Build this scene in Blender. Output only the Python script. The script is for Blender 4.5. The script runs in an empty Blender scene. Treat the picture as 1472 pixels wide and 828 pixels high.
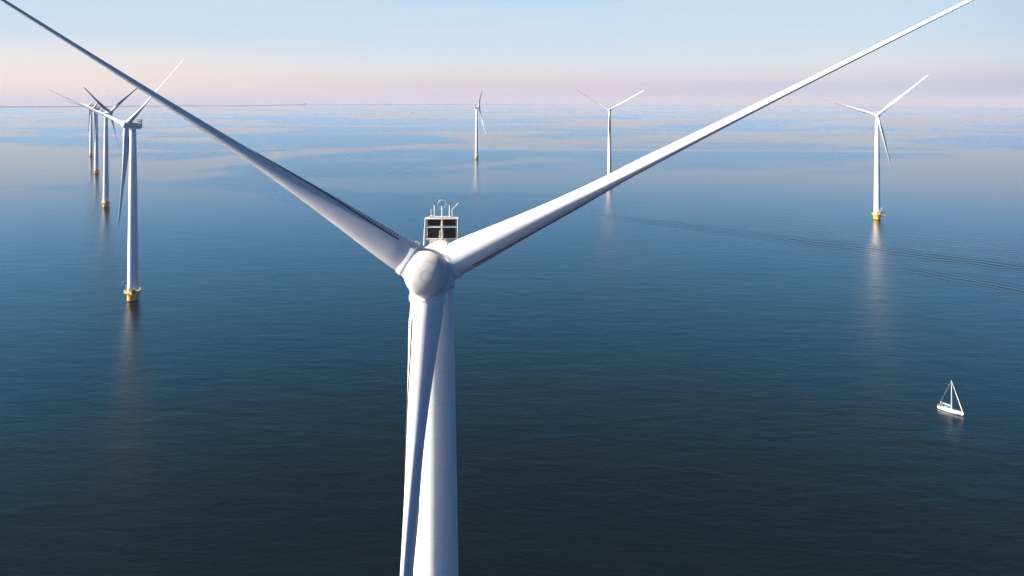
import bpy, bmesh, math, random
from mathutils import Vector, Matrix

# ---------------------------------------------------------------- camera
C = bpy.context.scene
COL = C.collection
F = 981.0                      # focal length in pixels of the 1472 px wide photograph
CAM_Z = 111.69
HORIZON = 142.9
cam_data = bpy.data.cameras.new("camera")
cam = bpy.data.objects.new("camera", cam_data)
COL.objects.link(cam)
cam_data.sensor_width = 36.0
cam_data.lens = F / 1472 * 36
cam_data.shift_y = -(414 - HORIZON) / 1472
cam_data.clip_start = 0.5
cam_data.clip_end = 200000
cam.matrix_world = Matrix.Translation((0, 0, CAM_Z)) @ Matrix.Rotation(math.radians(90), 4, 'X') @ Matrix.Rotation(math.radians(0.09), 4, 'Z')
C.camera = cam

# ---------------------------------------------------------------- light
SUN_EL = math.radians(31)
SUN_AZ = math.radians(3)            # a touch towards the camera's side of due left
SUN_DIR = Vector((-math.cos(SUN_EL) * math.cos(SUN_AZ), -math.cos(SUN_EL) * math.sin(SUN_AZ), math.sin(SUN_EL)))       # towards the sun
sun_data = bpy.data.lights.new("sun", 'SUN')
sun_data.energy = 5.0
sun_data.angle = math.radians(0.53)
sun_data.color = (1.0, 0.89, 0.80)
sun = bpy.data.objects.new("sun", sun_data)
sun.rotation_euler = SUN_DIR.to_track_quat('Z', 'Y').to_euler()
sun.location = (-60, 0, 200)
COL.objects.link(sun)

world = bpy.data.worlds.new("World")
C.world = world
world.use_nodes = True
wt = world.node_tree
wt.nodes.clear()
def wn(t, **k):
    n = wt.nodes.new(t)
    for a, b in k.items():
        setattr(n, a, b)
    return n
sky = wn('ShaderNodeTexSky', sky_type='NISHITA')
sky.sun_disc = False
sky.sun_elevation = SUN_EL
sky.sun_rotation = math.radians(-93)
sky.altitude = 100
sky.air_density = 1.0
sky.dust_density = 0.6
sky.ozone_density = 2.5
geo = wn('ShaderNodeTexCoord')
sep = wn('ShaderNodeSeparateXYZ')
wt.links.new(geo.outputs['Generated'], sep.inputs[0])
def ramp(nt, stops, interp='LINEAR'):
    r = nt.nodes.new('ShaderNodeValToRGB')
    r.color_ramp.interpolation = interp
    e = r.color_ramp.elements
    while len(e) < len(stops):
        e.new(0.5)
    for el, (p, c) in zip(e, stops):
        el.position = p
        el.color = (c[0], c[1], c[2], 1) if not isinstance(c, (int, float)) else (c, c, c, 1)
    return r
def srgb(r, g, b):
    return tuple(((v / 255) / 12.92 if v <= 10 else ((v / 255 + 0.055) / 1.055) ** 2.4) for v in (r, g, b))
# the hazy layer low over the water: pink towards the sun, grey violet away from it
zs = wn('ShaderNodeMath', operation='MULTIPLY'); zs.inputs[1].default_value = 2.0
wt.links.new(sep.outputs['Z'], zs.inputs[0])
hi = [(0.165, srgb(207, 225, 242)), (0.28, srgb(195, 222, 243)), (0.34, (0.07, 0.62, 1.22)), (0.48, (0.0, 0.68, 1.46)), (0.66, (0.0, 0.45, 0.96)), (0.85, (0.0, 0.13, 0.20)), (1.0, (0.03, 0.055, 0.055))]
rl = ramp(wt, [(0.0, srgb(244, 230, 224)), (0.05, srgb(246, 231, 224)), (0.11, srgb(236, 233, 232))] + hi)
rm = ramp(wt, [(0.0, srgb(213, 205, 217)), (0.045, srgb(221, 211, 219)), (0.06, srgb(229, 219, 222)), (0.10, srgb(222, 227, 233))] + hi)
rr = ramp(wt, [(0.0, srgb(195, 203, 225)), (0.045, srgb(203, 205, 223)), (0.068, srgb(222, 217, 224)), (0.10, srgb(221, 226, 234))] + hi)
for r in (rl, rm, rr):
    wt.links.new(zs.outputs[0], r.inputs[0])
ml = wn('ShaderNodeMapRange', interpolation_type='SMOOTHSTEP')
ml.inputs['From Min'].default_value = -0.62; ml.inputs['From Max'].default_value = -0.05
wt.links.new(sep.outputs['X'], ml.inputs['Value'])
mr = wn('ShaderNodeMapRange', interpolation_type='SMOOTHSTEP')
mr.inputs['From Min'].default_value = -0.02; mr.inputs['From Max'].default_value = 0.5
wt.links.new(sep.outputs['X'], mr.inputs['Value'])
def wmix(fac, a, b, blend='MIX'):
    m = wn('ShaderNodeMix', data_type='RGBA', blend_type=blend)
    if hasattr(fac, 'links') or not isinstance(fac, (int, float)):
        wt.links.new(fac, m.inputs[0])
    else:
        m.inputs[0].default_value = fac
    for s, v in ((m.inputs[6], a), (m.inputs[7], b)):
        if isinstance(v, tuple):
            s.default_value = (*v, 1)
        else:
            wt.links.new(v, s)
    return m.outputs[2]
low = wmix(mr.outputs[0], wmix(ml.outputs[0], rl.outputs[0], rm.outputs[0]), rr.outputs[0])
SKY_STRENGTH = 0.05
scaled = wmix(1.0, sky.outputs[0], (SKY_STRENGTH * 1.0, SKY_STRENGTH * 0.95, SKY_STRENGTH * 0.8), 'MULTIPLY')
blend = ramp(wt, [(0.0, 1.0), (0.7, 1.0), (1.0, 0.35)], 'EASE')
wt.links.new(zs.outputs[0], blend.inputs[0])
# faint high cloud streaks
mp = wn('ShaderNodeMapping'); mp.inputs['Scale'].default_value = (2.2, 2.2, 40.0)
wt.links.new(geo.outputs['Generated'], mp.inputs[0])
cn = wn('ShaderNodeTexNoise'); cn.inputs['Scale'].default_value = 1.6; cn.inputs['Detail'].default_value = 5
wt.links.new(mp.outputs[0], cn.inputs['Vector'])
cr = ramp(wt, [(0.55, 0.0), (0.8, 0.22)])
wt.links.new(cn.outputs[0], cr.inputs[0])
skycol = wmix(blend.outputs[0], scaled, low)
skycol = wmix(cr.outputs[0], skycol, srgb(236, 232, 233))
# unseen sky behind the camera, dimmed and tinted blue to deepen shaded sides
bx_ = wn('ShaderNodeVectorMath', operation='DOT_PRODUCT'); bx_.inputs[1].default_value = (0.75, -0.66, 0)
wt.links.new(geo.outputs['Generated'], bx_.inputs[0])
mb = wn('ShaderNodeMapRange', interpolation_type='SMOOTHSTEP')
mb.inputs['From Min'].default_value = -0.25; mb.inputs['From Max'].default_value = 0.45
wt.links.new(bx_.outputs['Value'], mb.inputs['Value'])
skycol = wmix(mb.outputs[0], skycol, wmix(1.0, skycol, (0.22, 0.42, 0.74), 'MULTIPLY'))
bg = wn('ShaderNodeBackground')
bg.inputs['Strength'].default_value = 1 / 3.03
wo = wn('ShaderNodeOutputWorld')
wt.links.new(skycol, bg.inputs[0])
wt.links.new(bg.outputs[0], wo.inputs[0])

C.view_settings.view_transform = 'Standard'
C.view_settings.look = 'None'
C.view_settings.exposure = 1.6
C.view_settings.gamma = 1.0
C.view_settings.use_curve_mapping = False
C.cycles.max_bounces = 6
C.cycles.volume_bounces = 0
C.cycles.sample_clamp_indirect = 4
C.cycles.use_denoising = True

# ---------------------------------------------------------------- helpers
random.seed(4)
R_EARTH = 6371000.0
PI = math.pi

def nmat(name):
    m = bpy.data.materials.new(name)
    m.use_nodes = True
    nt = m.node_tree
    return m, nt, nt.nodes['Principled BSDF']

def paint(name, col, rough=0.4, var=0.06, scale=0.6, metallic=0.0, streak=1.0, bump=0.0):
    """painted or bare surface with slight uneven wear in object space"""
    m, nt, b = nmat(name)
    tc = nt.nodes.new('ShaderNodeTexCoord')
    mpn = nt.nodes.new('ShaderNodeMapping')
    mpn.inputs['Scale'].default_value = (1, 1, 1 / streak)
    n = nt.nodes.new('ShaderNodeTexNoise')
    n.inputs['Scale'].default_value = scale
    n.inputs['Detail'].default_value = 6
    n.inputs['Roughness'].default_value = 0.62
    nt.links.new(tc.outputs['Object'], mpn.inputs[0])
    nt.links.new(mpn.outputs[0], n.inputs['Vector'])
    r = ramp(nt, [(0.3, tuple(c * (1 - var) for c in col)), (0.7, tuple(min(1, c * (1 + var * 0.5)) for c in col))])
    nt.links.new(n.outputs[0], r.inputs[0])
    nt.links.new(r.outputs[0], b.inputs['Base Color'])
    r2 = ramp(nt, [(0.3, rough * 0.85), (0.7, min(1, rough * 1.2))])
    nt.links.new(n.outputs[0], r2.inputs[0])
    nt.links.new(r2.outputs[0], b.inputs['Roughness'])
    b.inputs['Metallic'].default_value = metallic
    if bump:
        bp = nt.nodes.new('ShaderNodeBump')
        bp.inputs['Strength'].default_value = bump
        bp.inputs['Distance'].default_value = 0.02
        nt.links.new(n.outputs[0], bp.inputs['Height'])
        nt.links.new(bp.outputs[0], b.inputs['Normal'])
    return m

M = dict(
    weld=paint('weld_seam', (0.70, 0.70, 0.69), 0.5, 0.1, 2.0),
    tower=paint('tower_paint', (0.78, 0.785, 0.775), 0.38, 0.09, 0.5, streak=9),
    blade=paint('blade_gelcoat', (0.75, 0.745, 0.74), 0.34, 0.12, 0.5, streak=9),
    hub=paint('hub_glassfibre', (0.76, 0.77, 0.755), 0.42, 0.06, 1.3),
    nose=paint('nose_glassfibre', (0.56, 0.56, 0.53), 0.5, 0.08, 1.6),
    line=paint('seam_grime', (0.33, 0.34, 0.33), 0.7, 0.2, 2.0),
    lip=paint('strip_lip', (0.17, 0.13, 0.125), 0.7, 0.2, 3.0),
    dark=paint('dark_rubber', (0.06, 0.055, 0.055), 0.7, 0.3, 3.0),
    strip=paint('weathered_strip', (0.42, 0.38, 0.36), 0.7, 0.2, 3.0),
    radiator=paint('radiator_core', (0.030, 0.024, 0.022), 0.55, 0.35, 9.0, metallic=0.3),
    frame=paint('frame_paint', (0.70, 0.69, 0.66), 0.45, 0.12, 2.5),
    yellow=paint('signal_yellow', (0.74, 0.42, 0.03), 0.5, 0.16, 0.7, streak=2.5),
    slime=paint('tidal_growth', (0.035, 0.035, 0.022), 0.8, 0.4, 1.5),
    grate=paint('galvanised_deck', (0.45, 0.36, 0.24), 0.6, 0.25, 2.0),
    steel=paint('galvanised_steel', (0.50, 0.51, 0.52), 0.42, 0.1, 3.0, metallic=0.6),
    redlamp=paint('red_lamp_glass', (0.35, 0.03, 0.02), 0.25, 0.1, 3.0),
    gel=paint('boat_gelcoat', (0.80, 0.80, 0.78), 0.25, 0.04, 1.0),
    navy=paint('navy_boot_stripe', (0.02, 0.05, 0.14), 0.35, 0.1, 1.0),
    teak=paint('teak_deck', (0.42, 0.33, 0.24), 0.65, 0.2, 4.0),
    canvas=paint('blue_canvas', (0.06, 0.27, 0.60), 0.8, 0.12, 3.0),
    sailcloth=paint('white_sailcloth', (0.78, 0.76, 0.73), 0.75, 0.08, 3.0),
    glass=paint('tinted_window', (0.03, 0.035, 0.04), 0.12, 0.1, 2.0),
    alu=paint('mast_alloy', (0.72, 0.71, 0.70), 0.4, 0.06, 2.0, metallic=0.2),
    skin=paint('skin', (0.52, 0.32, 0.23), 0.55, 0.08, 6.0),
    shirt=paint('white_shirt', (0.70, 0.66, 0.64), 0.85, 0.08, 8.0),
    trousers=paint('dark_trousers', (0.05, 0.055, 0.08), 0.85, 0.1, 8.0),
    vest=paint('orange_vest', (0.75, 0.26, 0.05), 0.8, 0.1, 8.0),
    coast=paint('wooded_coast', (0.11, 0.13, 0.13), 0.95, 0.3, 0.004),
    whitewall=paint('white_wall', (0.78, 0.76, 0.72), 0.7, 0.08, 0.05),
    bargepaint=paint('barge_paint', (0.05, 0.06, 0.08), 0.5, 0.2, 0.3),
)

class MB:
    """collects shapes and links them as ONE mesh object"""
    def __init__(s):
        s.v = []; s.f = []; s.m = []; s.s = []
    def add(s, verts, faces, mi=0, smooth=True):
        o = len(s.v)
        s.v += [tuple(v) for v in verts]
        s.f += [tuple(i + o for i in f) for f in faces]
        s.m += [mi] * len(faces); s.s += [smooth] * len(faces)
    def box(s, c, d, mi=0, mat=None):
        x, y, z = (k / 2 for k in d)
        vs = [Vector((a * x, b * y, e * z)) for a in (-1, 1) for b in (-1, 1) for e in (-1, 1)]
        if mat is not None:
            vs = [mat @ v for v in vs]
        vs = [v + Vector(c) for v in vs]
        s.add(vs, [(0, 1, 3, 2), (4, 6, 7, 5), (0, 4, 5, 1), (2, 3, 7, 6), (0, 2, 6, 4), (1, 5, 7, 3)], mi, False)
    def tube(s, a, b, ra, rb=None, n=12, mi=0, caps=True):
        a = Vector(a); b = Vector(b); rb = ra if rb is None else rb
        d = (b - a).normalized()
        q = d.to_track_quat('Z', 'Y')
        vs = []
        for p, r in ((a, ra), (b, rb)):
            for k in range(n):
                t = 2 * PI * k / n
                vs.append(p + q @ Vector((r * math.cos(t), r * math.sin(t), 0)))
        s.add(vs, [(k, (k + 1) % n, n + (k + 1) % n, n + k) for k in range(n)], mi, True)
        if caps:
            o = len(s.v) - 2 * n
            s.f += [tuple(o + k for k in reversed(range(n))), tuple(o + n + k for k in range(n))]
            s.m += [mi] * 2; s.s += [False] * 2
    def lathe(s, prof, n=48, mat=None, mi=0, cap0=True, cap1=True, mis=None):
        """prof: (radius, height) along local Z"""
        vs = []
        for r, h in prof:
            for k in range(n):
                t = 2 * PI * k / n
                v = Vector((r * math.cos(t), r * math.sin(t), h))
                vs.append(mat @ v if mat is not None else v)
        o = len(s.v)
        s.v += [tuple(v) for v in vs]
        for i in range(len(prof) - 1):
            for k in range(n):
                s.f.append((o + i * n + k, o + i * n + (k + 1) % n, o + (i + 1) * n + (k + 1) % n, o + (i + 1) * n + k))
                s.m.append(mis[i] if mis else mi); s.s.append(True)
        if cap0:
            s.f.append(tuple(o + k for k in reversed(range(n)))); s.m.append(mis[0] if mis else mi); s.s.append(False)
        if cap1:
            e = o + (len(prof) - 1) * n
            s.f.append(tuple(e + k for k in range(n))); s.m.append(mis[-1] if mis else mi); s.s.append(False)
    def ring(s, R, r, mat, n=40, m=8, mi=0):
        vs = []
        for i in range(n):
            t = 2 * PI * i / n
            for j in range(m):
                u = 2 * PI * j / m
                vs.append(mat @ Vector(((R + r * math.cos(u)) * math.cos(t), (R + r * math.cos(u)) * math.sin(t), r * math.sin(u))))
        fs = [(i * m + j, ((i + 1) % n) * m + j, ((i + 1) % n) * m + (j + 1) % m, i * m + (j + 1) % m) for i in range(n) for j in range(m)]
        s.add(vs, fs, mi)
    def mesh(s, name, mats, sharp=40):
        me = bpy.data.meshes.new(name)
        me.from_pydata(s.v, [], s.f)
        for m in (mats if isinstance(mats, (list, tuple)) else [mats]):
            me.materials.append(m)
        me.polygons.foreach_set('material_index', s.m)
        me.polygons.foreach_set('use_smooth', s.s)
        bm = bmesh.new(); bm.from_mesh(me)
        bmesh.ops.recalc_face_normals(bm, faces=bm.faces)
        bm.to_mesh(me); bm.free()
        if sharp:
            me.set_sharp_from_angle(angle=math.radians(sharp))
        return me
    def build(s, name, mats, parent=None, sharp=40):
        o = bpy.data.objects.new(name, s.mesh(name, mats, sharp))
        COL.objects.link(o)
        if parent is not None:
            o.parent = parent
        return o

def bevel(o, w, seg=2):
    md = o.modifiers.new('bevel', 'BEVEL'); md.width = w; md.segments = seg; md.limit_method = 'ANGLE'
    md.angle_limit = math.radians(40)

def empty(name, loc, rz=0):
    o = bpy.data.objects.new(name, None)
    o.empty_display_size = 2
    COL.objects.link(o)
    o.location = loc; o.rotation_euler = (0, 0, rz)
    return o

def tag(o, label=None, cat=None, group=None, kind=None):
    for k, v in (('label', label), ('category', cat), ('group', group), ('kind', kind)):
        if v:
            o[k] = v
    return o

# ---------------------------------------------------------------- water: one sheet following the curve of the earth
def make_sea():
    nA = 240
    radii = [0.0] + [6 * 1.045 ** i for i in range(0, 205)]
    radii = [r for r in radii if r < 46000] + [46000]
    vs = [(0, 0, 0)]
    for r in radii[1:]:
        for k in range(nA):
            t = 2 * PI * k / nA
            vs.append((r * math.cos(t), r * math.sin(t), -r * r / (2 * R_EARTH)))
    fs = [(0, 1 + k, 1 + (k + 1) % nA) for k in range(nA)]
    for i in range(len(radii) - 2):
        a = 1 + i * nA; b = a + nA
        fs += [(a + k, b + k, b + (k + 1) % nA, a + (k + 1) % nA) for k in range(nA)]
    m = MB(); m.add(vs, fs)
    o = m.build('sea', make_water(), sharp=None)
    tag(o, kind='structure')
    return o

def make_water():
    m, nt, b = nmat('sea_water')
    L = nt.links
    def N(t, **k):
        n = nt.nodes.new(t)
        for a, v in k.items():
            setattr(n, a, v)
        return n
    def math_(op, a, bb=None, c=None, clamp=False):
        n = N('ShaderNodeMath', operation=op); n.use_clamp = clamp
        for i, v in enumerate((a, bb, c)):
            if v is None:
                continue
            if isinstance(v, (int, float)):
                n.inputs[i].default_value = v
            else:
                L.new(v, n.inputs[i])
        return n.outputs[0]
    tc = N('ShaderNodeTexCoord')
    P = tc.outputs['Object']
    sp = N('ShaderNodeSeparateXYZ'); L.new(P, sp.inputs[0])
    def noise(scale, sx=1, sy=1, rot=0, detail=4, rough=0.5, dist=0.0):
        mm = N('ShaderNodeMapping')
        mm.inputs['Rotation'].default_value = (0, 0, rot)
        mm.inputs['Scale'].default_value = (sx, sy, 1)
        L.new(P, mm.inputs[0])
        n = N('ShaderNodeTexNoise')
        n.inputs['Scale'].default_value = scale
        n.inputs['Detail'].default_value = detail
        n.inputs['Roughness'].default_value = rough
        n.inputs['Distortion'].default_value = dist
        L.new(mm.outputs[0], n.inputs['Vector'])
        return n.outputs[0]
    # breeze patches: ruffled (reflect higher, bluer sky) against slick water
    p1 = noise(1 / 620, 0.6, 1.0, 0.10, 5, 0.55, 1.3)
    p2 = noise(1 / 2600, 0.7, 1.0, -0.2, 3, 0.5, 0.5)
    pp = math_('ADD', math_('MULTIPLY', p1, 0.7), math_('MULTIPLY', p2, 0.3))
    patch = N('ShaderNodeMapRange', interpolation_type='SMOOTHSTEP')
    patch.inputs['From Min'].default_value = 0.455; patch.inputs['From Max'].default_value = 0.53
    L.new(pp, patch.inputs['Value'])
    # a steady light breeze ruffles the water around the near turbines; slicks lie farther out
    dist = math_('SQRT', math_('ADD', math_('MULTIPLY', sp.outputs['X'], sp.outputs['X']), math_('MULTIPLY', sp.outputs['Y'], sp.outputs['Y'])))
    near = N('ShaderNodeMapRange', interpolation_type='SMOOTHSTEP')
    near.inputs['From Min'].default_value = 1150; near.inputs['From Max'].default_value = 450
    L.new(dist, near.inputs['Value'])
    patch_out = math_('MAXIMUM', patch.outputs[0], near.outputs[0])
    # ripples
    w1 = noise(1 / 1.4, 0.38, 1.0, 0.12, 4, 0.6, 0.3)
    w2 = noise(1 / 5.5, 0.33, 1.0, 0.08, 4, 0.5, 0.4)
    w3 = noise(1 / 17.0, 0.45, 1.0, -0.1, 3, 0.5, 0.4)
    amp = math_('ADD', math_('MULTIPLY', patch_out, 0.75), 0.25)
    h = math_('ADD', math_('MULTIPLY', w1, 0.14), math_('MULTIPLY', w2, 0.30))
    h = math_('ADD', h, math_('MULTIPLY', w3, 0.30))
    h = math_('MULTIPLY', h, amp)
    # two old ship wakes running towards the right: packets of long low waves
    bands = []
    def wake(x0, y0, x1, y1, wid, lam, ampl, dull=0.0):
        dx, dy = x1 - x0, y1 - y0
        ln = math.hypot(dx, dy)
        nx, ny = -dy / ln, dx / ln
        if ny < 0:
            nx, ny = -nx, -ny
        c = nx * x0 + ny * y0
        d = math_('SUBTRACT', math_('ADD', math_('MULTIPLY', sp.outputs['X'], nx), math_('MULTIPLY', sp.outputs['Y'], ny)), c)
        wob = math_('MULTIPLY', math_('SUBTRACT', noise(1 / 55, 1, 1, 0, 4, 0.6), 0.5), 22.0)
        d = math_('ADD', d, wob)
        env = math_('POWER', 2.718, math_('MULTIPLY', math_('MULTIPLY', math_('DIVIDE', d, wid), math_('DIVIDE', d, wid)), -1.0))
        s = math_('SINE', math_('MULTIPLY', d, 2 * PI / lam))
        # only present from x0 outwards
        g = N('ShaderNodeMapRange', interpolation_type='SMOOTHSTEP')
        g.inputs['From Min'].default_value = x0 - 60; g.inputs['From Max'].default_value = x0 + 60
        L.new(sp.outputs['X'], g.inputs['Value'])
        eg = math_('MULTIPLY', env, g.outputs[0])
        bands.append(math_('MULTIPLY', eg, dull))
        return math_('MULTIPLY', math_('MULTIPLY', eg, s), ampl)
    wk = math_('ADD', wake(100, 646, 360, 437, 15, 8, 0.17, 0.08), wake(246, 470, 330, 358, 11, 7, 0.15, 0.06))
    wk = math_('ADD', wk, wake(150, 700, 420, 480, 46, 7.5, 0.11))
    wk = math_('ADD', wk, wake(250, 560, 420, 400, 45, 5.2, 0.06))
    h = math_('ADD', h, wk)
    rough = math_('ADD', math_('MULTIPLY', patch_out, 0.10), 0.18)
    for bd in bands:
        rough = math_('ADD', rough, bd)
    bp = N('ShaderNodeBump')
    bp.inputs['Strength'].default_value = 0.55
    bp.inputs['Distance'].default_value = 1.0
    L.new(h, bp.inputs['Height'])
    # clear deep water: a mirror of the sky by Fresnel over a dark teal body
    nt.nodes.remove(b)
    df = N('ShaderNodeBsdfDiffuse'); df.inputs['Color'].default_value = (0.0005, 0.0036, 0.0048, 1)
    gl = N('ShaderNodeBsdfAnisotropic', distribution='BECKMANN'); gl.inputs['Color'].default_value = (1, 1, 1, 1)
    L.new(rough, gl.inputs['Roughness'])
    fr = N('ShaderNodeFresnel'); fr.inputs['IOR'].default_value = 1.333
    for n in (df, gl, fr):
        L.new(bp.outputs[0], n.inputs['Normal'])
    mx = N('ShaderNodeMixShader')
    L.new(fr.outputs[0], mx.inputs[0]); L.new(df.outputs[0], mx.inputs[1]); L.new(gl.outputs[0], mx.inputs[2])
    L.new(mx.outputs[0], nt.nodes['Material Output'].inputs['Surface'])
    return m

make_sea()

# the far side of the lake: a low wooded shore on the left that thins out to a dyke on the right
def px_point(px, dist):
    a = math.atan2(px - 736, F)
    return Vector((dist * math.sin(a), dist * math.cos(a), -dist * dist / (2 * R_EARTH)))

def make_coast():
    keys = [(-700, 11800, 15), (0, 11800, 16), (330, 12600, 14), (450, 15500, 14), (760, 17000, 10), (900, 14500, 8), (1150, 12200, 6), (1472, 11600, 6), (2200, 11600, 6)]
    m = MB()
    vs = []; n = 520
    for i in range(n + 1):
        px = -700 + 2900 * i / n
        for (a, da, ha), (b, db, hb) in zip(keys, keys[1:]):
            if a <= px <= b:
                t = (px - a) / (b - a); t = t * t * (3 - 2 * t)
                d = da + (db - da) * t; hh = ha + (hb - ha) * t
        hh *= 0.8 + 0.25 * math.sin(i * 0.37) * math.sin(i * 0.11 + 1) + 0.2 * random.random()
        p = px_point(px, d); q = px_point(px, d + 350); r = px_point(px, d + 700)
        vs += [p + Vector((0, 0, -2)), p + Vector((0, 0, hh * 0.7)), q + Vector((0, 0, hh)), r + Vector((0, 0, -2))]
    fs = []
    for i in range(n):
        a = i * 4; b = a + 4
        fs += [(a + k, a + k + 1, b + k + 1, b + k) for k in range(3)] + [(a, b, b + 3, a + 3)]
    m.add(vs, fs)
    tag(m.build('coast', M['coast'], sharp=None), kind='structure')
make_coast()

# ---------------------------------------------------------------- wind turbine
HUB_Z = 97.0
OVERHANG = 4.657
TILT = math.radians(6)
AX = Vector((0, -math.cos(TILT), math.sin(TILT)))           # towards the wind, in the turbine's frame
EX = Vector((1, 0, 0))
UP = Vector((0, math.sin(TILT), math.cos(TILT)))
HUBC = Vector((0, 0, HUB_Z)) + AX * OVERHANG
R_TIP = 54.0
PREBEND = 7.49

def basis(x, y, z, o):
    return Matrix(((x.x, y.x, z.x, o.x), (x.y, y.y, z.y, o.y), (x.z, y.z, z.z, o.z), (0, 0, 0, 1)))

def lerp_table(tab, r):
    for (a, *va), (b, *vb) in zip(tab, tab[1:]):
        if r <= b:
            t = (r - a) / (b - a)
            t = max(0, min(1, t))
            return [p + (q - p) * t for p, q in zip(va, vb)]
    return tab[-1][1:]

# r, chord, thickness, blend to airfoil, feather offset (deg)
BT = [(2.0, 2.70, 2.70, 0.0, 0), (3.2, 2.74, 2.70, 0.0, 0), (5.0, 2.92, 2.50, 0.25, 4), (7.5, 3.18, 2.05, 0.6, 4), (10.0, 3.28, 1.72, 0.9, 0),
      (13.0, 3.0, 1.34, 1.0, -8), (18.0, 2.60, 0.86, 1.0, -14), (25.0, 2.02, 0.53, 1.0, -12), (33.0, 1.45, 0.32, 1.0, -9), (42.0, 1.08, 0.23, 1.0, -9),
      (50.0, 0.76, 0.14, 1.0, -9), (53.0, 0.48, 0.08, 1.0, -9), (54.0, 0.06, 0.02, 1.0, -9)]

PITCH = 0.0                     # blades turned into the wind by this many degrees

def bend(r):
    return PREBEND * (r / R_TIP) ** 1.2

def blade_at(r):
    """the table above with its corners smoothed"""
    w = min(2.5, max(0, (r - 3) * 0.5), max(0, (54 - r) * 0.4))
    v = [lerp_table(BT, r + w * k / 3) for k in (-3, -2, -1, 0, 1, 2, 3)]
    return [sum(a[i] for a in v) / 7 for i in range(4)]

def section(r, n=40):
    c, t, bl, dl = blade_at(r)
    dl -= PITCH * min(1, bl * 1.3)
    pts = []
    dl = math.radians(dl)
    for k in range(n):
        th = 2 * PI * k / n                       # 0 = trailing edge
        x = 0.5 + 0.5 * math.cos(th)
        cy = 0.5 * math.sin(th)
        # thickness form of an airfoil
        yt = 5 * (0.2969 * math.sqrt(x) - 0.126 * x - 0.3516 * x * x + 0.2843 * x ** 3 - 0.1036 * x ** 4)
        ay = yt * (1 if th < PI else -1) + (0.0)
        u = (x - 0.5) * c * (1 - bl) + (x - 0.31) * c * bl       # along the chord, trailing edge positive
        v = cy * t * (1 - bl) + ay * t * bl * 1.0
        # camber
        v += 0.03 * c * bl * math.sin(PI * x)
        X = u * math.sin(dl) + v * math.cos(dl)
        Y = u * math.cos(dl) - v * math.sin(dl)
        pts.append(Vector((X, Y - bend(r), r)))
    return pts

NS = 72
def blade_mesh():
    rs = [2.0, 2.6, 3.2, 4, 5, 6, 7, 8, 9, 10, 11, 12, 13.5, 15, 16.5, 18, 20, 22, 24, 26, 28.5, 31, 33.5, 36, 38.5, 41, 43.5, 46, 48, 50, 51.5, 52.6, 53.3, 53.8, 54]
    fine = []
    for a, b in zip(rs, rs[1:]):
        fine += [a, (a + b) / 2]
    rs = fine + [54]
    vs = []
    for r in rs:
        vs += section(r, NS)
    fs = [(i * NS + k, i * NS + (k + 1) % NS, (i + 1) * NS + (k + 1) % NS, (i + 1) * NS + k) for i in range(len(rs) - 1) for k in range(NS)]
    m = MB(); m.add(vs, fs)
    e = (len(rs) - 1) * NS
    m.f += [tuple(reversed(range(NS))), tuple(e + k for k in range(NS))]; m.m += [0, 0]; m.s += [False, False]
    return m.mesh('blade', M['blade'], 50)

def surf(r, frac, off):
    """point on the blade's visible (+X) side; frac 0 = trailing edge .. 0.5 = leading edge, off = outwards"""
    pts = section(r, 80)
    f = frac * 80
    i = int(f) % 80; t = f - int(f)
    p = pts[i].lerp(pts[(i + 1) % 80], t)
    q = pts[(i + 1) % 80] - pts[i]
    nrm = Vector((q.y, -q.x, 0)).normalized()
    c = sum(pts, Vector((0, 0, 0))) / 80
    if nrm.dot(p - c) < 0:
        nrm = -nrm
    return p + nrm * off

def vortex_strip_mesh():
    """ribbed plate bonded along the inboard trailing side"""
    m = MB()
    r = 3.6; vs = []; cols = 6; rows = 0
    mi = []
    while r < 17.0:
        t = (r - 3.6) / 13.4
        f0 = 0.300 - 0.005 * t; f1 = 0.362 - 0.024 * t
        for ph, off in ((0.0, 0.05), (0.13, 0.05), (0.13, 0.012), (0.24, 0.012)):
            for j in range(cols):
                g = j / (cols - 1)
                vs.append(surf(r + ph, f0 + (f1 - f0) * g, off + 0.03 * (1 - t)))
            rows += 1
            mi.append(0)
        r += 0.25
    fs = [(i * cols + j, i * cols + j + 1, (i + 1) * cols + j + 1, (i + 1) * cols + j) for i in range(rows - 1) for j in range(cols - 1)]
    m.add(vs, fs, 0, False)
    for i in range(rows - 1):
        if i % 4 == 2:
            for j in range(cols - 1):
                m.m[i * (cols - 1) + j] = 1
    # dark raised lip on the forward side, standing off the skin
    rr = [3.5 + 0.4 * i for i in range(36)]
    vs = []
    for r in rr:
        t = (r - 3.5) / 14
        f1 = 0.364 - 0.024 * t
        hh = 0.085 * min(1, (17.6 - r) / 4)
        for fr, off in ((f1, -0.01), (f1, hh), (f1 + 0.007, hh), (f1 + 0.007, -0.01)):
            vs.append(surf(r, fr, off))
    m.add(vs, [(i * 4 + j, i * 4 + j + 1, i * 4 + 5 + j, i * 4 + 4 + j) for i in range(len(rr) - 1) for j in range(3)], 2, False)
    return m.mesh('ribbed_strip', [M['blade'], M['strip'], M['lip']], 20)

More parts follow.
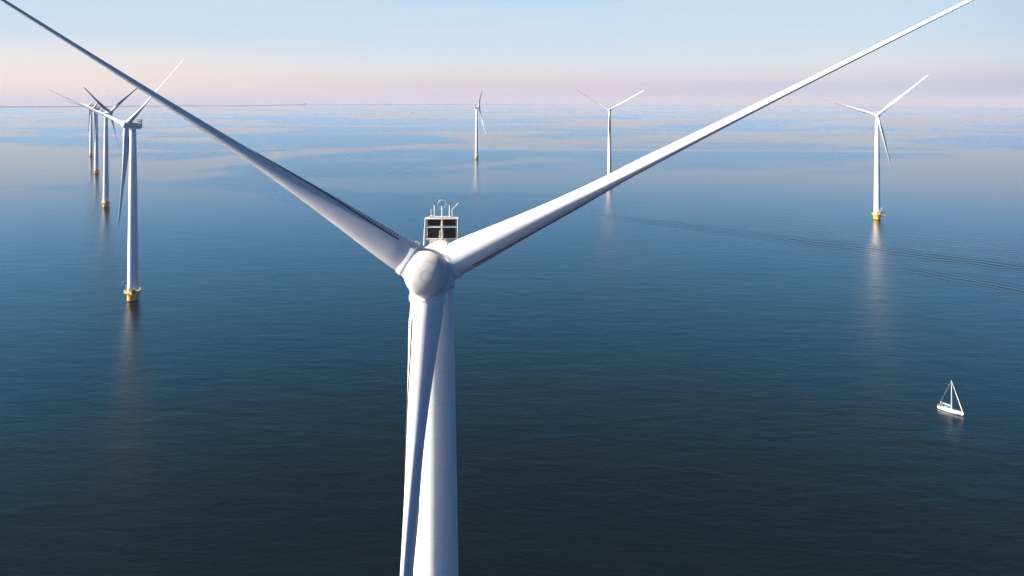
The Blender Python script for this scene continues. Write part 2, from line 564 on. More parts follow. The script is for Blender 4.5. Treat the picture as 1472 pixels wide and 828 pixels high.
def trailing_mesh():
    m = MB(); rr = [18 + 0.6 * i for i in range(25)]
    vs = []
    for r in rr:
        c, t, bl, dl = blade_at(r)
        dl = math.radians(dl - PITCH)
        u0 = 0.60 * c; u1 = 0.69 * c + 0.05
        for u, v in ((u0, 0.05), (u1, 0.05), (u1, -0.02), (u0, -0.06)):
            vs.append(Vector((u * math.sin(dl) + v * math.cos(dl), u * math.cos(dl) - v * math.sin(dl) - bend(r), r)))
    m.add(vs, [(i * 4 + j, i * 4 + (j + 1) % 4, i * 4 + 4 + (j + 1) % 4, i * 4 + 4 + j) for i in range(len(rr) - 1) for j in range(4)], 0, False)
    e = (len(rr) - 1) * 4
    m.add([vs[k] for k in (0, 1, 2, 3)] + [vs[e + k] for k in (0, 1, 2, 3)], [(0, 1, 2, 3), (7, 6, 5, 4)], 0, False)
    return m.mesh('trailing_edge_strip', M['strip'], 30)

def hub_mesh():
    """body of revolution about the shaft with three stubs for the blades, fused and smoothed"""
    m = MB()
    prof = [(0.02, -1.75), (1.70, -1.75), (1.85, -1.4), (2.0, -0.8), (2.08, 0.0), (2.02, 0.7), (1.82, 1.35), (1.50, 1.80), (0.9, 1.98), (0.02, 2.02)]
    m.lathe(prof, 64)
    for a0 in (150, 30, 270):
        a = math.radians(a0)
        d = Vector((math.cos(a), math.sin(a), 0))
        q = d.to_track_quat('Z', 'Y').to_matrix().to_4x4()
        m.lathe([(1.62, 0.6), (1.56, 1.3), (1.47, 1.9), (1.42, 2.12)], 48, mat=q)
    tmp = m.build('hub_tmp', M['hub'])
    rm = tmp.modifiers.new('r', 'REMESH'); rm.mode = 'VOXEL'; rm.voxel_size = 0.055; rm.use_smooth_shade = True
    sm = tmp.modifiers.new('s', 'SMOOTH'); sm.iterations = 14; sm.factor = 0.6
    dg = bpy.context.evaluated_depsgraph_get()
    me = bpy.data.meshes.new_from_object(tmp.evaluated_get(dg))
    me.name = 'hub'
    for p in me.polygons:
        p.use_smooth = True
    bpy.data.objects.remove(tmp)
    return me

# shared meshes
ROTOR = {}
for PITCH in (0.0, 40.0):
    ROTOR[PITCH] = (blade_mesh(), vortex_strip_mesh(), trailing_mesh())
HUBM = hub_mesh()

def collar_mesh():
    m = MB()
    m.lathe([(1.40, 1.94), (1.52, 1.94), (1.54, 1.96), (1.51, 2.31), (1.49, 2.33), (1.38, 2.335)], 64)
    m.lathe([(1.30, 2.333), (1.405, 2.338), (1.405, 2.42), (1.30, 2.43)], 64, mi=1)
    return m.mesh('root_collar', [M['hub'], M['line']])
COLLAR = collar_mesh()

def nose_mesh():
    m = MB()
    pr = [(1.74, 1.35), (1.76, 1.50), (1.72, 1.66), (1.60, 1.84), (1.40, 1.99), (1.1, 2.12), (0.8, 2.20), (0.46, 2.25), (0.2, 2.268), (0.01, 2.272)]
    m.lathe(pr, 72, cap0=False)
    I = Matrix.Identity(4)
    m.ring(0.45, 0.014, Matrix.Translation((0, 0, 2.245)), 72, 6, 1)
    for k in range(44):                         # ring of fasteners
        t = 2 * PI * k / 44
        m.tube((1.16 * math.cos(t), 1.16 * math.sin(t), 2.05), (1.17 * math.cos(t), 1.17 * math.sin(t), 2.115), 0.022, n=6, mi=1)
    m.ring(1.745, 0.018, Matrix.Translation((0, 0, 1.44)), 90, 6, 1)
    for k in range(3):                          # small access seams
        t = math.radians(-92 + 120 * k)
        for j in range(5):
            rr = 1.22 + 0.055 * j
            m.tube((rr * math.cos(t), rr * math.sin(t), 2.10 - 0.035 * j), ((rr + 0.05) * math.cos(t), (rr + 0.05) * math.sin(t), 2.07 - 0.035 * j), 0.012, n=6, mi=1)
    return m.mesh('nose_cap', [M['nose'], M['line']])
NOSE = nose_mesh()

def new(name, me, parent, mat=None):
    o = bpy.data.objects.new(name, me)
    COL.objects.link(o)
    o.parent = parent
    if mat is not None:
        o.matrix_local = mat
    return o

def tower_prof():
    tab = [(5.4, 2.74), (30, 2.50), (60, 2.12), (76, 1.88), (88, 1.64), (95.3, 1.53)]
    pr = [(2.74, 5.4)]; mis = []
    z = 5.4
    while z < 95.2:
        z2 = min(z + 2.85, 95.3)
        r = lerp_table(tab, z2)[0]
        if z2 < 95:
            pr += [(r, z2 - 0.026), (r + 0.012, z2 - 0.025), (r + 0.012, z2 + 0.025), (r, z2 + 0.026)]
            mis += [0, 1, 1, 1]
        else:
            pr += [(r, z2)]; mis += [0]
        z = z2
    return pr, mis

def make_turbine(detail=True):
    t = empty('wind_turbine', (0, 0, 0))
    # foundation pile
    f = MB()
    f.lathe([(2.86, -4), (2.86, 0.55), (2.87, 0.75)], 48, mi=1, cap0=True, cap1=False)
    f.lathe([(2.87, 0.75), (2.87, 4.4), (3.05, 4.9), (3.05, 5.3), (2.85, 5.45)], 48, mi=0, cap0=False)
    pile = f.build('foundation_pile', [M['yellow'], M['slime']], t)
    pl = MB()
    pl.lathe([(2.9, 5.0), (4.3, 5.0), (4.3, 5.25), (2.9, 5.25)], 40, cap0=False, cap1=False)
    pl.box((0.6, -5.2, 5.13), (4.6, 3.0, 0.24))
    for k in range(8):
        a = 2 * PI * k / 8 + 0.2
        pl.tube((2.8 * math.cos(a), 2.8 * math.sin(a), 3.4), (4.1 * math.cos(a), 4.1 * math.sin(a), 5.0), 0.12, n=8)
    pl.tube((-1.0, -2.8, 2.8), (-1.2, -6.4, 5.0), 0.14, n=8); pl.tube((1.6, -2.8, 2.8), (2.4, -6.4, 5.0), 0.14, n=8)
    pl.build('platform', [M['yellow']], pile)
    # railing
    rl_ = MB()
    pts = []
    a0, a1 = math.radians(-52), math.radians(232)
    for k in range(17):
        a = a0 + (a1 - a0) * k / 16
        pts.append(Vector((4.2 * math.cos(a), 4.2 * math.sin(a), 0)))
    pts += [Vector((-1.6, -6.6, 0)), Vector((0.6, -6.6, 0)), Vector((2.8, -6.6, 0)), Vector((2.8, -4.6, 0)), pts[0].copy()]
    for a, b in zip(pts, pts[1:]):
        for h in (5.75, 6.35):
            rl_.tube(a + Vector((0, 0, h)), b + Vector((0, 0, h)), 0.045, n=6)
        rl_.tube(a + Vector((0, 0, 5.25)), a + Vector((0, 0, 6.38)), 0.05, n=6)
    rl_.build('railing', M['yellow'], pile)
    cr_ = MB()
    cr_.tube((-3.3, -2.3, 5.25), (-3.3, -2.3, 9.0), 0.16, 0.13, n=10)
    cr_.tube((-3.3, -2.3, 8.9), (-5.2, -3.9, 11.8), 0.14, 0.09, n=8)
    cr_.box((-3.3, -2.3, 9.1), (0.6, 0.6, 0.7)); cr_.box((-5.1, -3.8, 11.7), (0.7, 0.5, 0.5))
    cr_.tube((-5.2, -3.9, 11.7), (-5.2, -3.9, 9.6), 0.03, n=5)
    cr_.build('davit_crane', M['frame'], pile)
    for cx, cy, s, mk in ((0.3, -5.4, (1.9, 1.5, 1.9), 'dark'), (2.0, -5.0, (1.1, 1.3, 1.3), 'frame')):
        b = MB(); b.box((cx, cy, 5.27 + s[2] / 2), s); b.box((cx, cy, 5.30 + s[2]), (s[0] + 0.15, s[1] + 0.15, 0.08))
        bevel(b.build('equipment_cabinet', M[mk], pile), 0.04)
    bl = MB()
    for x in (-0.45, 0.45):
        bl.tube((x + 3.1, -0.9, -1.5), (x + 3.1, -0.9, 5.2), 0.13, n=8)
    for k in range(16):
        bl.tube((2.65, -0.9, 0.2 + 0.32 * k), (3.55, -0.9, 0.2 + 0.32 * k), 0.035, n=5)
    bl.build('boat_ladder', M['yellow'], pile)
    # tower
    tw = MB(); tp_, mi_ = tower_prof(); tw.lathe(tp_, 96, mis=mi_)
    tower = tw.build('tower', [M['tower'], M['weld']], t)
    fl = MB()
    fl.lathe([(1.5, 95.0), (1.66, 95.0), (1.66, 95.35), (1.5, 95.35)], 48)
    fl.build('yaw_collar', M['steel'], tower)
    d = MB(); d.box((0, -2.68, 6.6), (0.95, 0.22, 2.1)); d.box((0, -2.72, 7.8), (1.2, 0.5, 0.1))
    bevel(d.build('door', M['steel'], tower), 0.03)
    # nacelle: rounded drum on the tower, lying along the shaft
    A = basis(EX, -UP.cross(EX) if False else AX.cross(EX), AX, Vector((0, 0, HUB_Z)))
    A = basis(EX, AX.cross(EX).normalized(), AX, Vector((0, 0, HUB_Z)))
    nm = MB()
    nm.lathe([(0.05, -5.05), (1.2, -5.0), (1.55, -4.86), (1.70, -4.6), (1.75, -4.2), (1.75, -1.2), (1.765, -1.17), (1.765, -1.09), (1.75, -1.06), (1.75, 2.2), (1.72, 2.5), (1.60, 2.75), (1.45, 2.95)], 64, mat=A)
    nm.lathe([(1.62, -2.6), (1.6, -1.55), (1.56, -1.2)], 48, mat=Matrix.Translation((0, 0, HUB_Z)), mi=0)
    nac = nm.build('nacelle', M['hub'], t)
    # cooler on the nacelle's rear roof: an upright open box with four radiator fields
    Z0, Z1, W = 98.26, 100.40, 1.54
    y0 = 3.9                                           # front face of the cooler, behind the tower
    D = 0.85
    fr = MB()
    tb = 0.08
    for x in (-W, W):
        fr.add([Vector((x + s * tb / 2 + (-0.26 if (z < 98 and x < 0) else 0), y, z)) for s in (-1, 1) for y in (y0, y0 + D) for z in (96.7, Z1)],
               [(0, 1, 3, 2), (4, 6, 7, 5), (0, 4, 5, 1), (2, 3, 7, 6), (0, 2, 6, 4), (1, 5, 7, 3)], 0, False)
    fr.box((0, y0 + D / 2, Z1 - tb / 2 + 0.002), (2 * W - tb, D - 0.01, tb))
    fr.box((0, y0 + D / 2, Z0 + 0.2), (2 * W - tb, D - 0.01, 0.07))
    fr.box((0, y0 + 0.10, 99.57), (2 * W - tb, 0.14, 0.09))
    fr.box((0, y0 + 0.08, (Z0 + Z1) / 2 + 0.08), (0.12, 0.10, Z1 - Z0 - 0.3))
    for s in (-1, 1):
        fr.box((s * (W - 0.16), y0 + 0.2, (Z0 + Z1) / 2 + 0.08), (0.05, 0.1, Z1 - Z0 - 0.3))
    frame = fr.build('cooler_frame', M['frame'], nac)
    bevel(frame, 0.015, 1)
    zc = 99.57
    for sx in (-1, 1):
        for (za, zb) in ((Z0 + 0.25, zc - 0.06), (zc + 0.06, Z1 - 0.12)):
            rb = MB()
            cxr = sx * 0.77
            rb.box((cxr, y0 + 0.52, (za + zb) / 2), (1.34, 0.12, zb - za))
            for k in range(12):
                rb.box((cxr, y0 + 0.44, za + (k + 0.5) * (zb - za) / 12), (1.32, 0.05, 0.022))
            rb.build('radiator', M['radiator'], nac)
    lad = MB()
    for k in range(4):
        lad.box((-0.06 + 0.05 * (k % 2), y0 - 0.05, 98.72 + 0.17 * k), (0.46 - 0.05 * k, 0.08, 0.045))
    for x in (-0.18, 0.12):
        lad.box((x, y0 - 0.06, 98.85), (0.045, 0.06, 0.8))
    lad.build('service_ladder', M['frame'], nac)
    for xa, xb, zz in ((-1.0, -0.5, 98.38), (0.02, 0.5, 98.38)):
        y = MB(); y.tube((xa, y0 - 0.35, zz), (xb, y0 - 0.35, zz), 0.07, n=8); y.tube((xa, y0 - 0.35, zz), (xa, y0 - 0.35, zz - 0.8), 0.05, n=6); y.tube((xb, y0 - 0.35, zz), (xb, y0 - 0.35, zz - 0.8), 0.05, n=6)
        y.build('grab_rail', M['yellow'], nac)
    for zz in (99.75, 100.1, 100.35):
        y = MB(); y.box((0.10, y0 + 0.02, zz), (0.08, 0.06, 0.18)); y.build('warning_plate', M['yellow'], nac)
    tr = MB(); tr.box((-0.1, y0 + 0.35, Z1 + 0.09), (2.1, 0.4, 0.10)); tr.box((-1.0, y0 + 0.3, Z1 + 0.14), (0.3, 0.3, 0.16)); tr.box((0.7, y0 + 0.3, Z1 + 0.12), (0.5, 0.25, 0.12))
    tr.build('mounting_rail', M['frame'], nac)
    zb = Z1 + 0.1
    for x in (-0.72, 0.0, 0.72):
        p = MB(); p.tube((x, y0 + 0.35, zb), (x, y0 + 0.35, zb + 1.14 - (0.1 if x == 0 else 0)), 0.055, 0.045, n=8)
        s = p.build('sensor_pole', M['frame'], nac)
        h = MB(); top = zb + 1.16; h.tube((x, y0 + 0.35, top - 0.02), (x, y0 + 0.35, top + 0.07), 0.03, n=6); h.lathe([(0.02, top + 0.05), (0.075, top + 0.08), (0.08, top + 0.14), (0.02, top + 0.18)], 12, mat=Matrix.Translation((x, y0 + 0.35, 0)))
        h.build('anemometer', M['dark'], nac)
    g = MB(); g.ring(0.40, 0.022, Matrix.Translation((0, y0 + 0.35, zb + 1.2)) @ Matrix.Rotation(PI / 2, 4, 'X'), 40, 6)
    g.build('guard_ring', M['frame'], nac)
    for s in (-1, 1):
        p = MB(); p.tube((s * 1.0 - 0.02, y0 + 0.35, zb), (s * 1.0 - 0.02, y0 + 0.35, zb + 0.75), 0.05, n=8)
        p.tube((s * 1.0 - 0.02, y0 + 0.35, zb + 0.73), (s * 1.56, y0 + 0.35, zb + 1.3), 0.045, 0.03, n=8)
        p.build('angled_antenna', M['frame'] if s > 0 else M['steel'], nac)
    # hub
    HB = basis(EX, AX.cross(EX).normalized(), AX, HUBC)       # local Z = shaft
    hub = new('hub', HUBM, t)
    new('nose_cap', NOSE, hub)
    return t, hub

def set_rotor(t, hub, phase, pitch):
    ph = math.radians(phase)
    # hub frame: X along EX, Y along UP, Z along AX, turned about the shaft by the phase
    B = basis(EX, UP, AX, HUBC)
    hub.matrix_local = B @ Matrix.Rotation(ph, 4, 'Z')
    for a0 in (150, 30, 270):
        a = math.radians(a0) + ph
        d = EX * math.cos(a) + UP * math.sin(a)
        tg = EX * math.sin(a) - UP * math.cos(a)
        bm = basis(tg, -AX, d, HUBC)
        b = new('blade', ROTOR[pitch][0], t, bm)
        new('root_collar', COLLAR, b)
        new('ribbed_strip', ROTOR[pitch][1], b)
        new('trailing_edge_strip', ROTOR[pitch][2], b)

def kids(o):
    return list(o.children)

def copy_tree(o, parent=None):
    c = o.copy(); COL.objects.link(c); c.parent = parent
    c.matrix_parent_inverse = Matrix.Identity(4)
    for ch in kids(o):
        copy_tree(ch, c)
    return c

proto, proto_hub = make_turbine()
GROUP = 'white offshore wind turbines on yellow foundations'
TURBINES = [   # x, y, yaw, phase, foundation turn, label
    (-6.70, 60.72, 0.66, -2.89, 0, 'huge near wind turbine with its hub, cooler box and three blades seen head-on'),
    (-209.51, 377.39, 17.14, 9.22, 30, 'large wind turbine behind the near left blade, its whole yellow foundation mirrored below'),
    (-417.48, 701.95, -87.09, 2.3, 34, 'wind turbine with dark shaded blades turned sideways, second of the receding row'),
    (-619.85, 1018.21, 16.98, 17.53, 32, 'small wind turbine third in the receding row, its thin pale blade rising behind it'),
    (-820.03, 1329.94, 14.16, 12.37, 32, 'smallest and farthest wind turbine at the end of the receding row'),
    (341.01, 637.14, 25.07, 12.22, 62, 'wind turbine standing alone beyond the sailboat with a long streak of reflection'),
    (134.26, 937.99, 11.26, -0.61, 50, 'distant wind turbine whose foundation hides behind the near upper blade'),
    (-66.09, 1276.84, -91.29, 5.68, 20, 'distant wind turbine seen side-on near the middle with a narrow edge-on rotor'),
]
for i, (x, y, yaw, phase, ft, lab) in enumerate(TURBINES):
    t = proto if i == 0 else copy_tree(proto)
    t.location = (x, y, 0)
    t.rotation_euler = (0, 0, math.radians(-yaw))
    tag(t, lab, 'wind turbine', GROUP)
    for ch in kids(t):
        if ch.name.startswith('foundation_pile'):
            ch.rotation_euler = (0, 0, math.radians(ft + yaw))
roots = [o for o in list(COL.objects) if o.parent is None and o.name.startswith('wind_turbine')]
for t, (x, y, yaw, phase, ft, lab) in zip(roots, TURBINES):
    hub = [c for c in t.children if c.name.startswith('hub')][0]
    set_rotor(t, hub, phase, 0.0 if y < 100 else 40.0)

# ---------------------------------------------------------------- sailboat
def make_sailboat():
    t = empty('sailboat', (157.2, 244.5, 0), math.radians(-55))      # bow along +X
    L = 9.4
    t.scale = (0.84, 0.84, 0.88)
    def station(u):
        # u 0 stern .. 1 bow -> half beam, sheer height
        w = 1.30 * (1 - max(0, (u - 0.42) / 0.58) ** 2.1) * (0.80 + 0.2 * min(1, u / 0.35))
        sh = 0.88 + 0.38 * u * u
        return w, sh
    n = 26
    h = MB(); vs = []
    ring = 13
    for i in range(n + 1):
        u = i / n
        w, sh = station(u); w = max(w, 0.03)
        x0 = -L / 2 + L * u
        dep = 0.42 * math.sin(PI * min(1, 0.12 + u * 0.86)) + 0.03
        for j in range(ring):
            g = j / (ring - 1) * 2 - 1              # -1..1 around
            a = abs(g)
            z = -dep + (sh + dep) * a ** 1.9
            yy = w * (1 - (1 - a) ** 2.2) ** 0.8
            rake = (z / sh) * 0.55 * u ** 4
            vs.append((x0 + rake, math.copysign(yy, g) if g else 0, z))
    fs = []; mi = []
    for i in range(n):
        for j in range(ring - 1):
            fs.append((i * ring + j, i * ring + j + 1, (i + 1) * ring + j + 1, (i + 1) * ring + j))
    h.add(vs, fs)
    h.f.append(tuple(range(ring))); h.m.append(0); h.s.append(False)
    zz = lambda f: sum(h.v[k][2] for k in f) / len(f)
    for k, f in enumerate(h.f):
        if zz(f) < 0.34:
            h.m[k] = 1
    hull = h.build('hull', [M['gel'], M['navy']], t, 60)
    d = MB(); vs = []
    for i in range(n + 1):
        u = i / n; w, sh = station(u); w = max(w, 0.03)
        x0 = -L / 2 + L * u + 0.55 * u ** 4
        for g in (-1, -0.5, 0, 0.5, 1):
            vs.append((x0, g * w * 0.985, sh - 0.03 + 0.06 * (1 - g * g)))
    d.add(vs, [(i * 5 + j, i * 5 + j + 1, i * 5 + 6 + j, i * 5 + 5 + j) for i in range(n) for j in range(4)])
    d.build('deck', M['gel'], t)
    ck = MB()
    for s in (-1, 1):
        ck.box((-3.0, s * 0.82, 1.10), (2.5, 0.10, 0.36)); ck.box((-3.0, s * 0.56, 1.0), (2.4, 0.42, 0.16))
    ck.box((-3.0, 0, 0.91), (2.4, 0.7, 0.05)); ck.box((-4.2, 0, 1.05), (0.1, 1.7, 0.3))
    bevel(ck.build('cockpit', M['teak'], t), 0.03)
    cb = MB(); vs = []
    for x, w, z in ((-1.75, 0.95, 1.42), (-0.6, 0.98, 1.46), (0.7, 0.85, 1.42), (1.8, 0.6, 1.28), (2.2, 0.45, 1.06)):
        for y, zq in ((-w, 0.92), (-w * 0.93, z - 0.1), (-w * 0.6, z), (w * 0.6, z), (w * 0.93, z - 0.1), (w, 0.92)):
            vs.append((x, y, zq))
    cb.add(vs, [(i * 6 + j, i * 6 + j + 1, i * 6 + 7 + j, i * 6 + 6 + j) for i in range(4) for j in range(5)] + [tuple(range(6)), tuple(reversed(range(24, 30)))], 0, False)
    cabin = cb.build('cabin', M['gel'], t)
    bevel(cabin, 0.05)
    for s in (-1, 1):
        for x in (-1.1, -0.2, 0.7):
            w = MB(); w.box((x, s * 0.965 if x < 0.5 else s * 0.88, 1.17), (0.6, 0.04, 0.15)); w.build('cabin_window', M['glass'], cabin)
    hc = MB(); hc.box((1.0, 0, 1.46), (0.6, 0.6, 0.06)); hc.build('hatch', M['glass'], cabin)
    # blue sprayhood over the companionway
    sp = MB(); vs = []
    for i in range(7):
        u = i / 6
        for j in range(9):
            a = PI * j / 8
            hgt = 0.70 * math.sin(PI * (0.5 + 0.5 * (1 - u)) ) if False else 0.68 * (1 - (1 - u) ** 2) ** 0.5 + 0.02
            vs.append((-0.35 - 1.35 * u, -1.0 * math.cos(a), 1.28 + hgt * math.sin(a) ** 0.6))
    sp.add(vs, [(i * 9 + j, i * 9 + j + 1, i * 9 + 10 + j, i * 9 + 9 + j) for i in range(6) for j in range(8)])
    o = sp.build('sprayhood', M['canvas'], t)
    sd = o.modifiers.new('thick', 'SOLIDIFY'); sd.thickness = 0.03
    # rig
    mast = MB(); mast.tube((0.55, 0, 1.3), (0.45, 0, 13.0), 0.12, 0.09, n=12)
    ms = mast.build('mast', M['alu'], t)
    for z in (6.2,):
        sx = MB(); sx.tube((0.5, -0.95, z + 0.1), (0.5, 0.95, z + 0.1), 0.035, n=6); sx.build('spreader', M['alu'], ms)
    mh = MB(); mh.tube((0.45, 0, 13.0), (0.45, 0, 13.4), 0.02, n=5); mh.box((0.45, 0, 13.12), (0.25, 0.05, 0.05)); mh.build('masthead_vane', M['dark'], ms)
    bo = MB(); bo.tube((0.45, 0, 2.35), (-3.1, 0.1, 2.45), 0.07, n=8)
    boom = bo.build('boom', M['alu'], t)
    sc_ = MB()
    sc_.lathe([(0.08, 0.1), (0.20, 0.3), (0.19, 1.6), (0.13, 2.9), (0.05, 3.3)], 14, mat=Matrix.Translation((0.42, 0.0, 2.53)) @ Vector((-3.55, 0.1, 0.1)).to_track_quat('Z', 'Y').to_matrix().to_4x4())
    sc_.build('sail_cover', M['sailcloth'], boom)
    j = MB(); j.tube((4.75, 0, 1.55), (0.60, 0, 12.4), 0.17, 0.06, n=10); j.tube((4.75, 0, 1.22), (4.75, 0, 1.6), 0.09, n=8)
    j.build('furled_jib', M['sailcloth'], t)
    st = MB()
    st.tube((-4.55, 0, 1.0), (0.45, 0, 12.8), 0.028, n=5)
    for s in (-1, 1):
        st.tube((0.3, s * 1.24, 1.0), (0.5, s * 0.95, 6.3), 0.02, n=5); st.tube((0.5, s * 0.95, 6.3), (0.45, 0, 12.4), 0.02, n=5)
        st.tube((0.0, s * 1.22, 1.0), (0.5, 0, 6.2), 0.018, n=5)
    st.build('standing_rigging', M['steel'], t)
    rl2 = MB()
    for s in (-1, 1):
        P = []
        for u in (0.02, 0.18, 0.36, 0.55, 0.74, 0.9):
            w, sh = station(u)
            P.append(Vector((-L / 2 + L * u + 0.5 * u ** 4, s * w * 0.95, sh)))
        for p in P:
            rl2.tube(p, p + Vector((0, 0, 0.6)), 0.018, n=5)
        for a, b in zip(P, P[1:]):
            rl2.tube(a + Vector((0, 0, 0.6)), b + Vector((0, 0, 0.6)), 0.014, n=5)
        rl2.tube(P[-1] + Vector((0, 0, 0.6)), (4.95, 0, 1.95), 0.025, n=5)
    rl2.tube((4.95, 0, 1.95), (4.9, 0, 1.25), 0.025, n=5)
    rl2.tube((-4.5, -1.1, 1.5), (-4.5, 1.1, 1.5), 0.025, n=5)
    rl2.build('guard_rail', M['steel'], t)
    wh = MB(); wh.ring(0.42, 0.025, Matrix.Translation((-3.22, 0, 1.5)) @ Matrix.Rotation(PI / 2, 4, 'Y'), 24, 6)
    wh.tube((-3.22, 0, 0.93), (-3.18, 0, 1.5), 0.07, n=8)
    for k in range(3):
        a = k * PI / 3
        wh.tube((-3.22, -0.42 * math.cos(a), 1.5 - 0.42 * math.sin(a)), (-3.22, 0.42 * math.cos(a), 1.5 + 0.42 * math.sin(a)), 0.012, n=5)
    wh.build('steering_wheel', M['steel'], t)
    lr = MB(); lr.ring(0.26, 0.07, Matrix.Translation((-4.5, -0.85, 1.55)) @ Matrix.Rotation(PI / 2, 4, 'Y'), 24, 8); lr.build('lifebuoy', M['vest'], t)
    tag(t, 'small white sailing yacht with furled sails and blue sprayhood alone on dark water', 'sailboat')
    return t
yacht = make_sailboat()

# ---------------------------------------------------------------- the helmsman
def skin_body(name, joints, edges, radii, mat, root=0, sub=2, parent=None):
    me = bpy.data.meshes.new(name)
    me.from_pydata([tuple(j) for j in joints], edges, [])
    o = bpy.data.objects.new(name, me)
    COL.objects.link(o)
    sk = o.modifiers.new('skin', 'SKIN')
    sk.use_smooth_shade = True
    for v, r in zip(me.skin_vertices[0].data, radii):
        v.radius = (r, r) if isinstance(r, (int, float)) else r
        v.use_root = False
    me.skin_vertices[0].data[root].use_root = True
    ss = o.modifiers.new('sub', 'SUBSURF'); ss.levels = sub; ss.render_levels = sub
    dg = bpy.context.evaluated_depsgraph_get()
    m2 = bpy.data.meshes.new_from_object(o.evaluated_get(dg))
    m2.name = name
    bpy.data.objects.remove(o)
    m2.materials.clear(); m2.materials.append(mat)
    for p in m2.polygons:
        p.use_smooth = True
    o = bpy.data.objects.new(name, m2); COL.objects.link(o)
    if parent is not None:
        o.parent = parent
    return o

def make_person():
    # standing at the stern, facing the bow (+X), hands towards the wheel
    J = [(-0.0, 0, 0.10), (0.0, 0, 0.30), (0.03, 0, 0.48), (0.05, 0, 0.60), (0.07, 0, 0.68), (0.09, 0, 0.76), (0.10, 0, 0.88),      # pelvis, waist, chest, neck base, neck, head low, head top
         (0.04, 0.19, 0.56), (0.14, 0.26, 0.33), (0.38, 0.20, 0.16), (0.46, 0.19, 0.13),
         (0.04, -0.19, 0.56), (0.06, -0.27, 0.31), (0.28, -0.22, 0.20), (0.36, -0.20, 0.18),
         (0.0, 0.10, 0.04), (0.05, 0.13, -0.36), (0.0, 0.14, -0.75), (0.14, 0.16, -0.78),
         (0.0, -0.10, 0.04), (0.03, -0.14, -0.36), (-0.03, -0.15, -0.75), (0.11, -0.17, -0.78)]
    E = [(0, 1), (1, 2), (2, 3), (3, 4), (4, 5), (5, 6), (2, 7), (7, 8), (8, 9), (9, 10), (2, 11), (11, 12), (12, 13), (13, 14),
         (0, 15), (15, 16), (16, 17), (17, 18), (0, 19), (19, 20), (20, 21), (21, 22)]
    R = [(0.15, 0.13), 0.125, (0.15, 0.12), 0.07, 0.052, 0.085, 0.075, 0.062, 0.045, 0.034, 0.038, 0.062, 0.045, 0.034, 0.038,
         0.085, 0.062, 0.045, 0.045, 0.085, 0.062, 0.045, 0.045]
    body = skin_body('person', J, E, R, M['skin'])
    # clothing shells a little outside the body
    sj = [(0, 0, 0.12)] + J[1:4] + [J[7], J[8], J[11], J[12]]
    sh = skin_body('shirt', sj, [(0, 1), (1, 2), (2, 3), (2, 4), (4, 5), (2, 6), (6, 7)], [0.165, 0.15, (0.175, 0.145), 0.085, 0.085, 0.065, 0.085, 0.065], M['shirt'], parent=body)
    tj = [(0, 0, 0.08), J[15], J[16], J[17], J[19], J[20], J[21]]
    skin_body('trousers', tj, [(0, 1), (1, 2), (2, 3), (0, 4), (4, 5), (5, 6)], [0.17, 0.11, 0.085, 0.065, 0.11, 0.085, 0.065], M['trousers'], parent=body)
    v = skin_body('life_vest', [(0.03, 0, 0.26), (0.05, 0, 0.42), (0.05, 0, 0.52)], [(0, 1), (1, 2)], [0.185, (0.20, 0.165), 0.15], M['vest'], parent=body)
    f = MB()
    for s in (-1, 1):
        f.lathe([(0.001, -0.012), (0.011, -0.006), (0.011, 0.006), (0.001, 0.012)], 8, mat=Matrix.Translation((0.185, s * 0.032, 0.83)))
    f.build('eyes', M['dark'], body)
    nz = MB(); nz.add([(0.17, 0, 0.84), (0.17, -0.018, 0.79), (0.17, 0.018, 0.79), (0.215, 0, 0.79)], [(0, 1, 3), (0, 3, 2), (1, 2, 3), (0, 2, 1)])
    nz.build('nose', M['skin'], body)
    mo = MB(); mo.box((0.178, 0, 0.755), (0.012, 0.05, 0.012)); mo.build('mouth', M['dark'], body)
    for s in (-1, 1):
        er = MB(); er.lathe([(0.001, -0.03), (0.018, -0.01), (0.018, 0.01), (0.001, 0.03)], 8, mat=Matrix.Translation((0.095, s * 0.092, 0.81))); er.build('ear', M['skin'], body)
        hd = MB()
        base = Vector(J[10] if s > 0 else J[14])
        for k in range(4):
            o0 = base + Vector((0.02, -0.03 + 0.02 * k, 0.0))
            hd.tube(o0, o0 + Vector((0.055, 0, 0.01)), 0.010, 0.009, n=6); hd.tube(o0 + Vector((0.055, 0, 0.01)), o0 + Vector((0.07 - 0.004 * k, 0, -0.03)), 0.009, 0.008, n=6)
        hd.tube(base + Vector((0.0, 0.03, 0)), base + Vector((0.04, 0.05, -0.03)), 0.011, 0.009, n=6)
        hd.build('fingers', M['skin'], body)
    hr = MB(); hr.lathe([(0.095, 0.80), (0.102, 0.86), (0.09, 0.93)], 20, mat=Matrix.Translation((0.08, 0, 0))); hr.build('hair', M['trousers'], body)
    cp = MB(); cp.lathe([(0.108, 0.865), (0.11, 0.90), (0.095, 0.95), (0.05, 0.985), (0.005, 0.99)], 20, mat=Matrix.Translation((0.09, 0, 0))); cp.box((0.21, 0, 0.872), (0.10, 0.14, 0.014)); cp.build('cap', M['sailcloth'], body)
    return body
pers = make_person()
Rb = Matrix.Translation(yacht.location) @ Matrix.Rotation(math.radians(-55), 4, 'Z')
pers.matrix_world = Rb @ Matrix.Translation((-3.70 * 0.84, 0.0, 0.94 * 0.88 + 0.82))
tag(pers, 'person in white shirt, orange vest and white cap standing at the stern of the yacht', 'person')

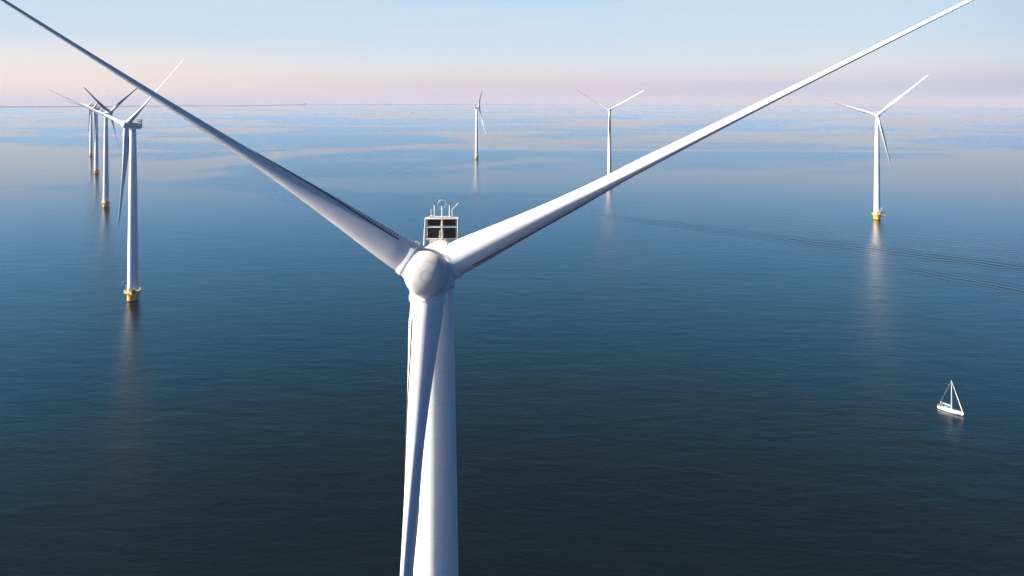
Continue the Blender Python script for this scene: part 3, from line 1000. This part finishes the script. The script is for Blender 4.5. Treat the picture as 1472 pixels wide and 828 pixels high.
# ---------------------------------------------------------------- far specks on the water and shore
def far_barge():
    p = Vector((-820, 5650, -5650 ** 2 / (2 * R_EARTH)))
    t = empty('cargo_barge', p, math.radians(6))
    h = MB(); h.add([(-13, -2.6, -0.5), (12, -2.6, -0.5), (15, 0, -0.5), (12, 2.6, -0.5), (-13, 2.6, -0.5), (-13.4, -2.9, 2.4), (12.5, -2.9, 2.4), (17, 0, 3.4), (12.5, 2.9, 2.4), (-13.4, 2.9, 2.4)],
                    [(0, 1, 2, 3, 4), (5, 9, 8, 7, 6), (0, 5, 6, 1), (1, 6, 7, 2), (2, 7, 8, 3), (3, 8, 9, 4), (4, 9, 5, 0)], 0, False)
    h.build('hull', M['bargepaint'], t)
    w = MB(); w.box((-9, 0, 4.0), (5.5, 4.6, 3.2)); w.box((-9.3, 0, 6.2), (3.4, 3.8, 1.6)); bevel(w.build('wheelhouse', M['bargepaint'], t), 0.15)
    m = MB(); m.tube((6, 0, 2.4), (6, 0, 8.5), 0.15, n=8); m.build('mast', M['steel'], t)
    tag(t, 'tiny dark barge far out on the pale water near the horizon', 'barge')
far_barge()

def far_building():
    d = 15300
    p = px_point(434, d) + Vector((0, 0, 0))
    t = empty('harbour_building', p, math.radians(14))
    w = MB(); w.box((0, 0, 13), (150, 30, 26)); w.box((60, -4, 22), (46, 30, 44)); w.box((-95, 2, 9), (50, 24, 18))
    w.build('wall', M['whitewall'], t)
    r = MB(); r.add([(-76, -17, 26.2), (36, -17, 26.2), (36, 17, 26.2), (-76, 17, 26.2), (-76, 0, 33), (36, 0, 33)], [(0, 1, 5, 4), (2, 3, 4, 5), (0, 4, 3), (1, 2, 5), (0, 3, 2, 1)], 0, False)
    r.build('roof', M['frame'], t)
    for k in range(9):
        b = MB(); b.box((-66 + 13 * k, -15.2, 14), (6, 0.6, 8)); b.build('window', M['glass'], t)
    tag(t, 'long white building on the far shore just under the sky', 'building')
far_building()

# ---------------------------------------------------------------- haze over the lake
def make_haze():
    m, nt, b = nmat('haze')
    nt.nodes.remove(b)
    v = nt.nodes.new('ShaderNodeVolumePrincipled')
    v.inputs['Color'].default_value = (0.58, 0.57, 0.66, 1)
    v.inputs['Density'].default_value = HAZE
    v.inputs['Anisotropy'].default_value = 0.0
    nt.links.new(v.outputs[0], nt.nodes['Material Output'].inputs['Volume'])
    bx = MB(); lo, hi_ = -46100 ** 2 / (2 * R_EARTH) - 3, 185.0
    bx.box((0, 0, (lo + hi_) / 2), (93000, 93000, hi_ - lo))
    tag(bx.build('haze', m, sharp=None), kind='stuff')
HAZE = 7e-5
make_haze()
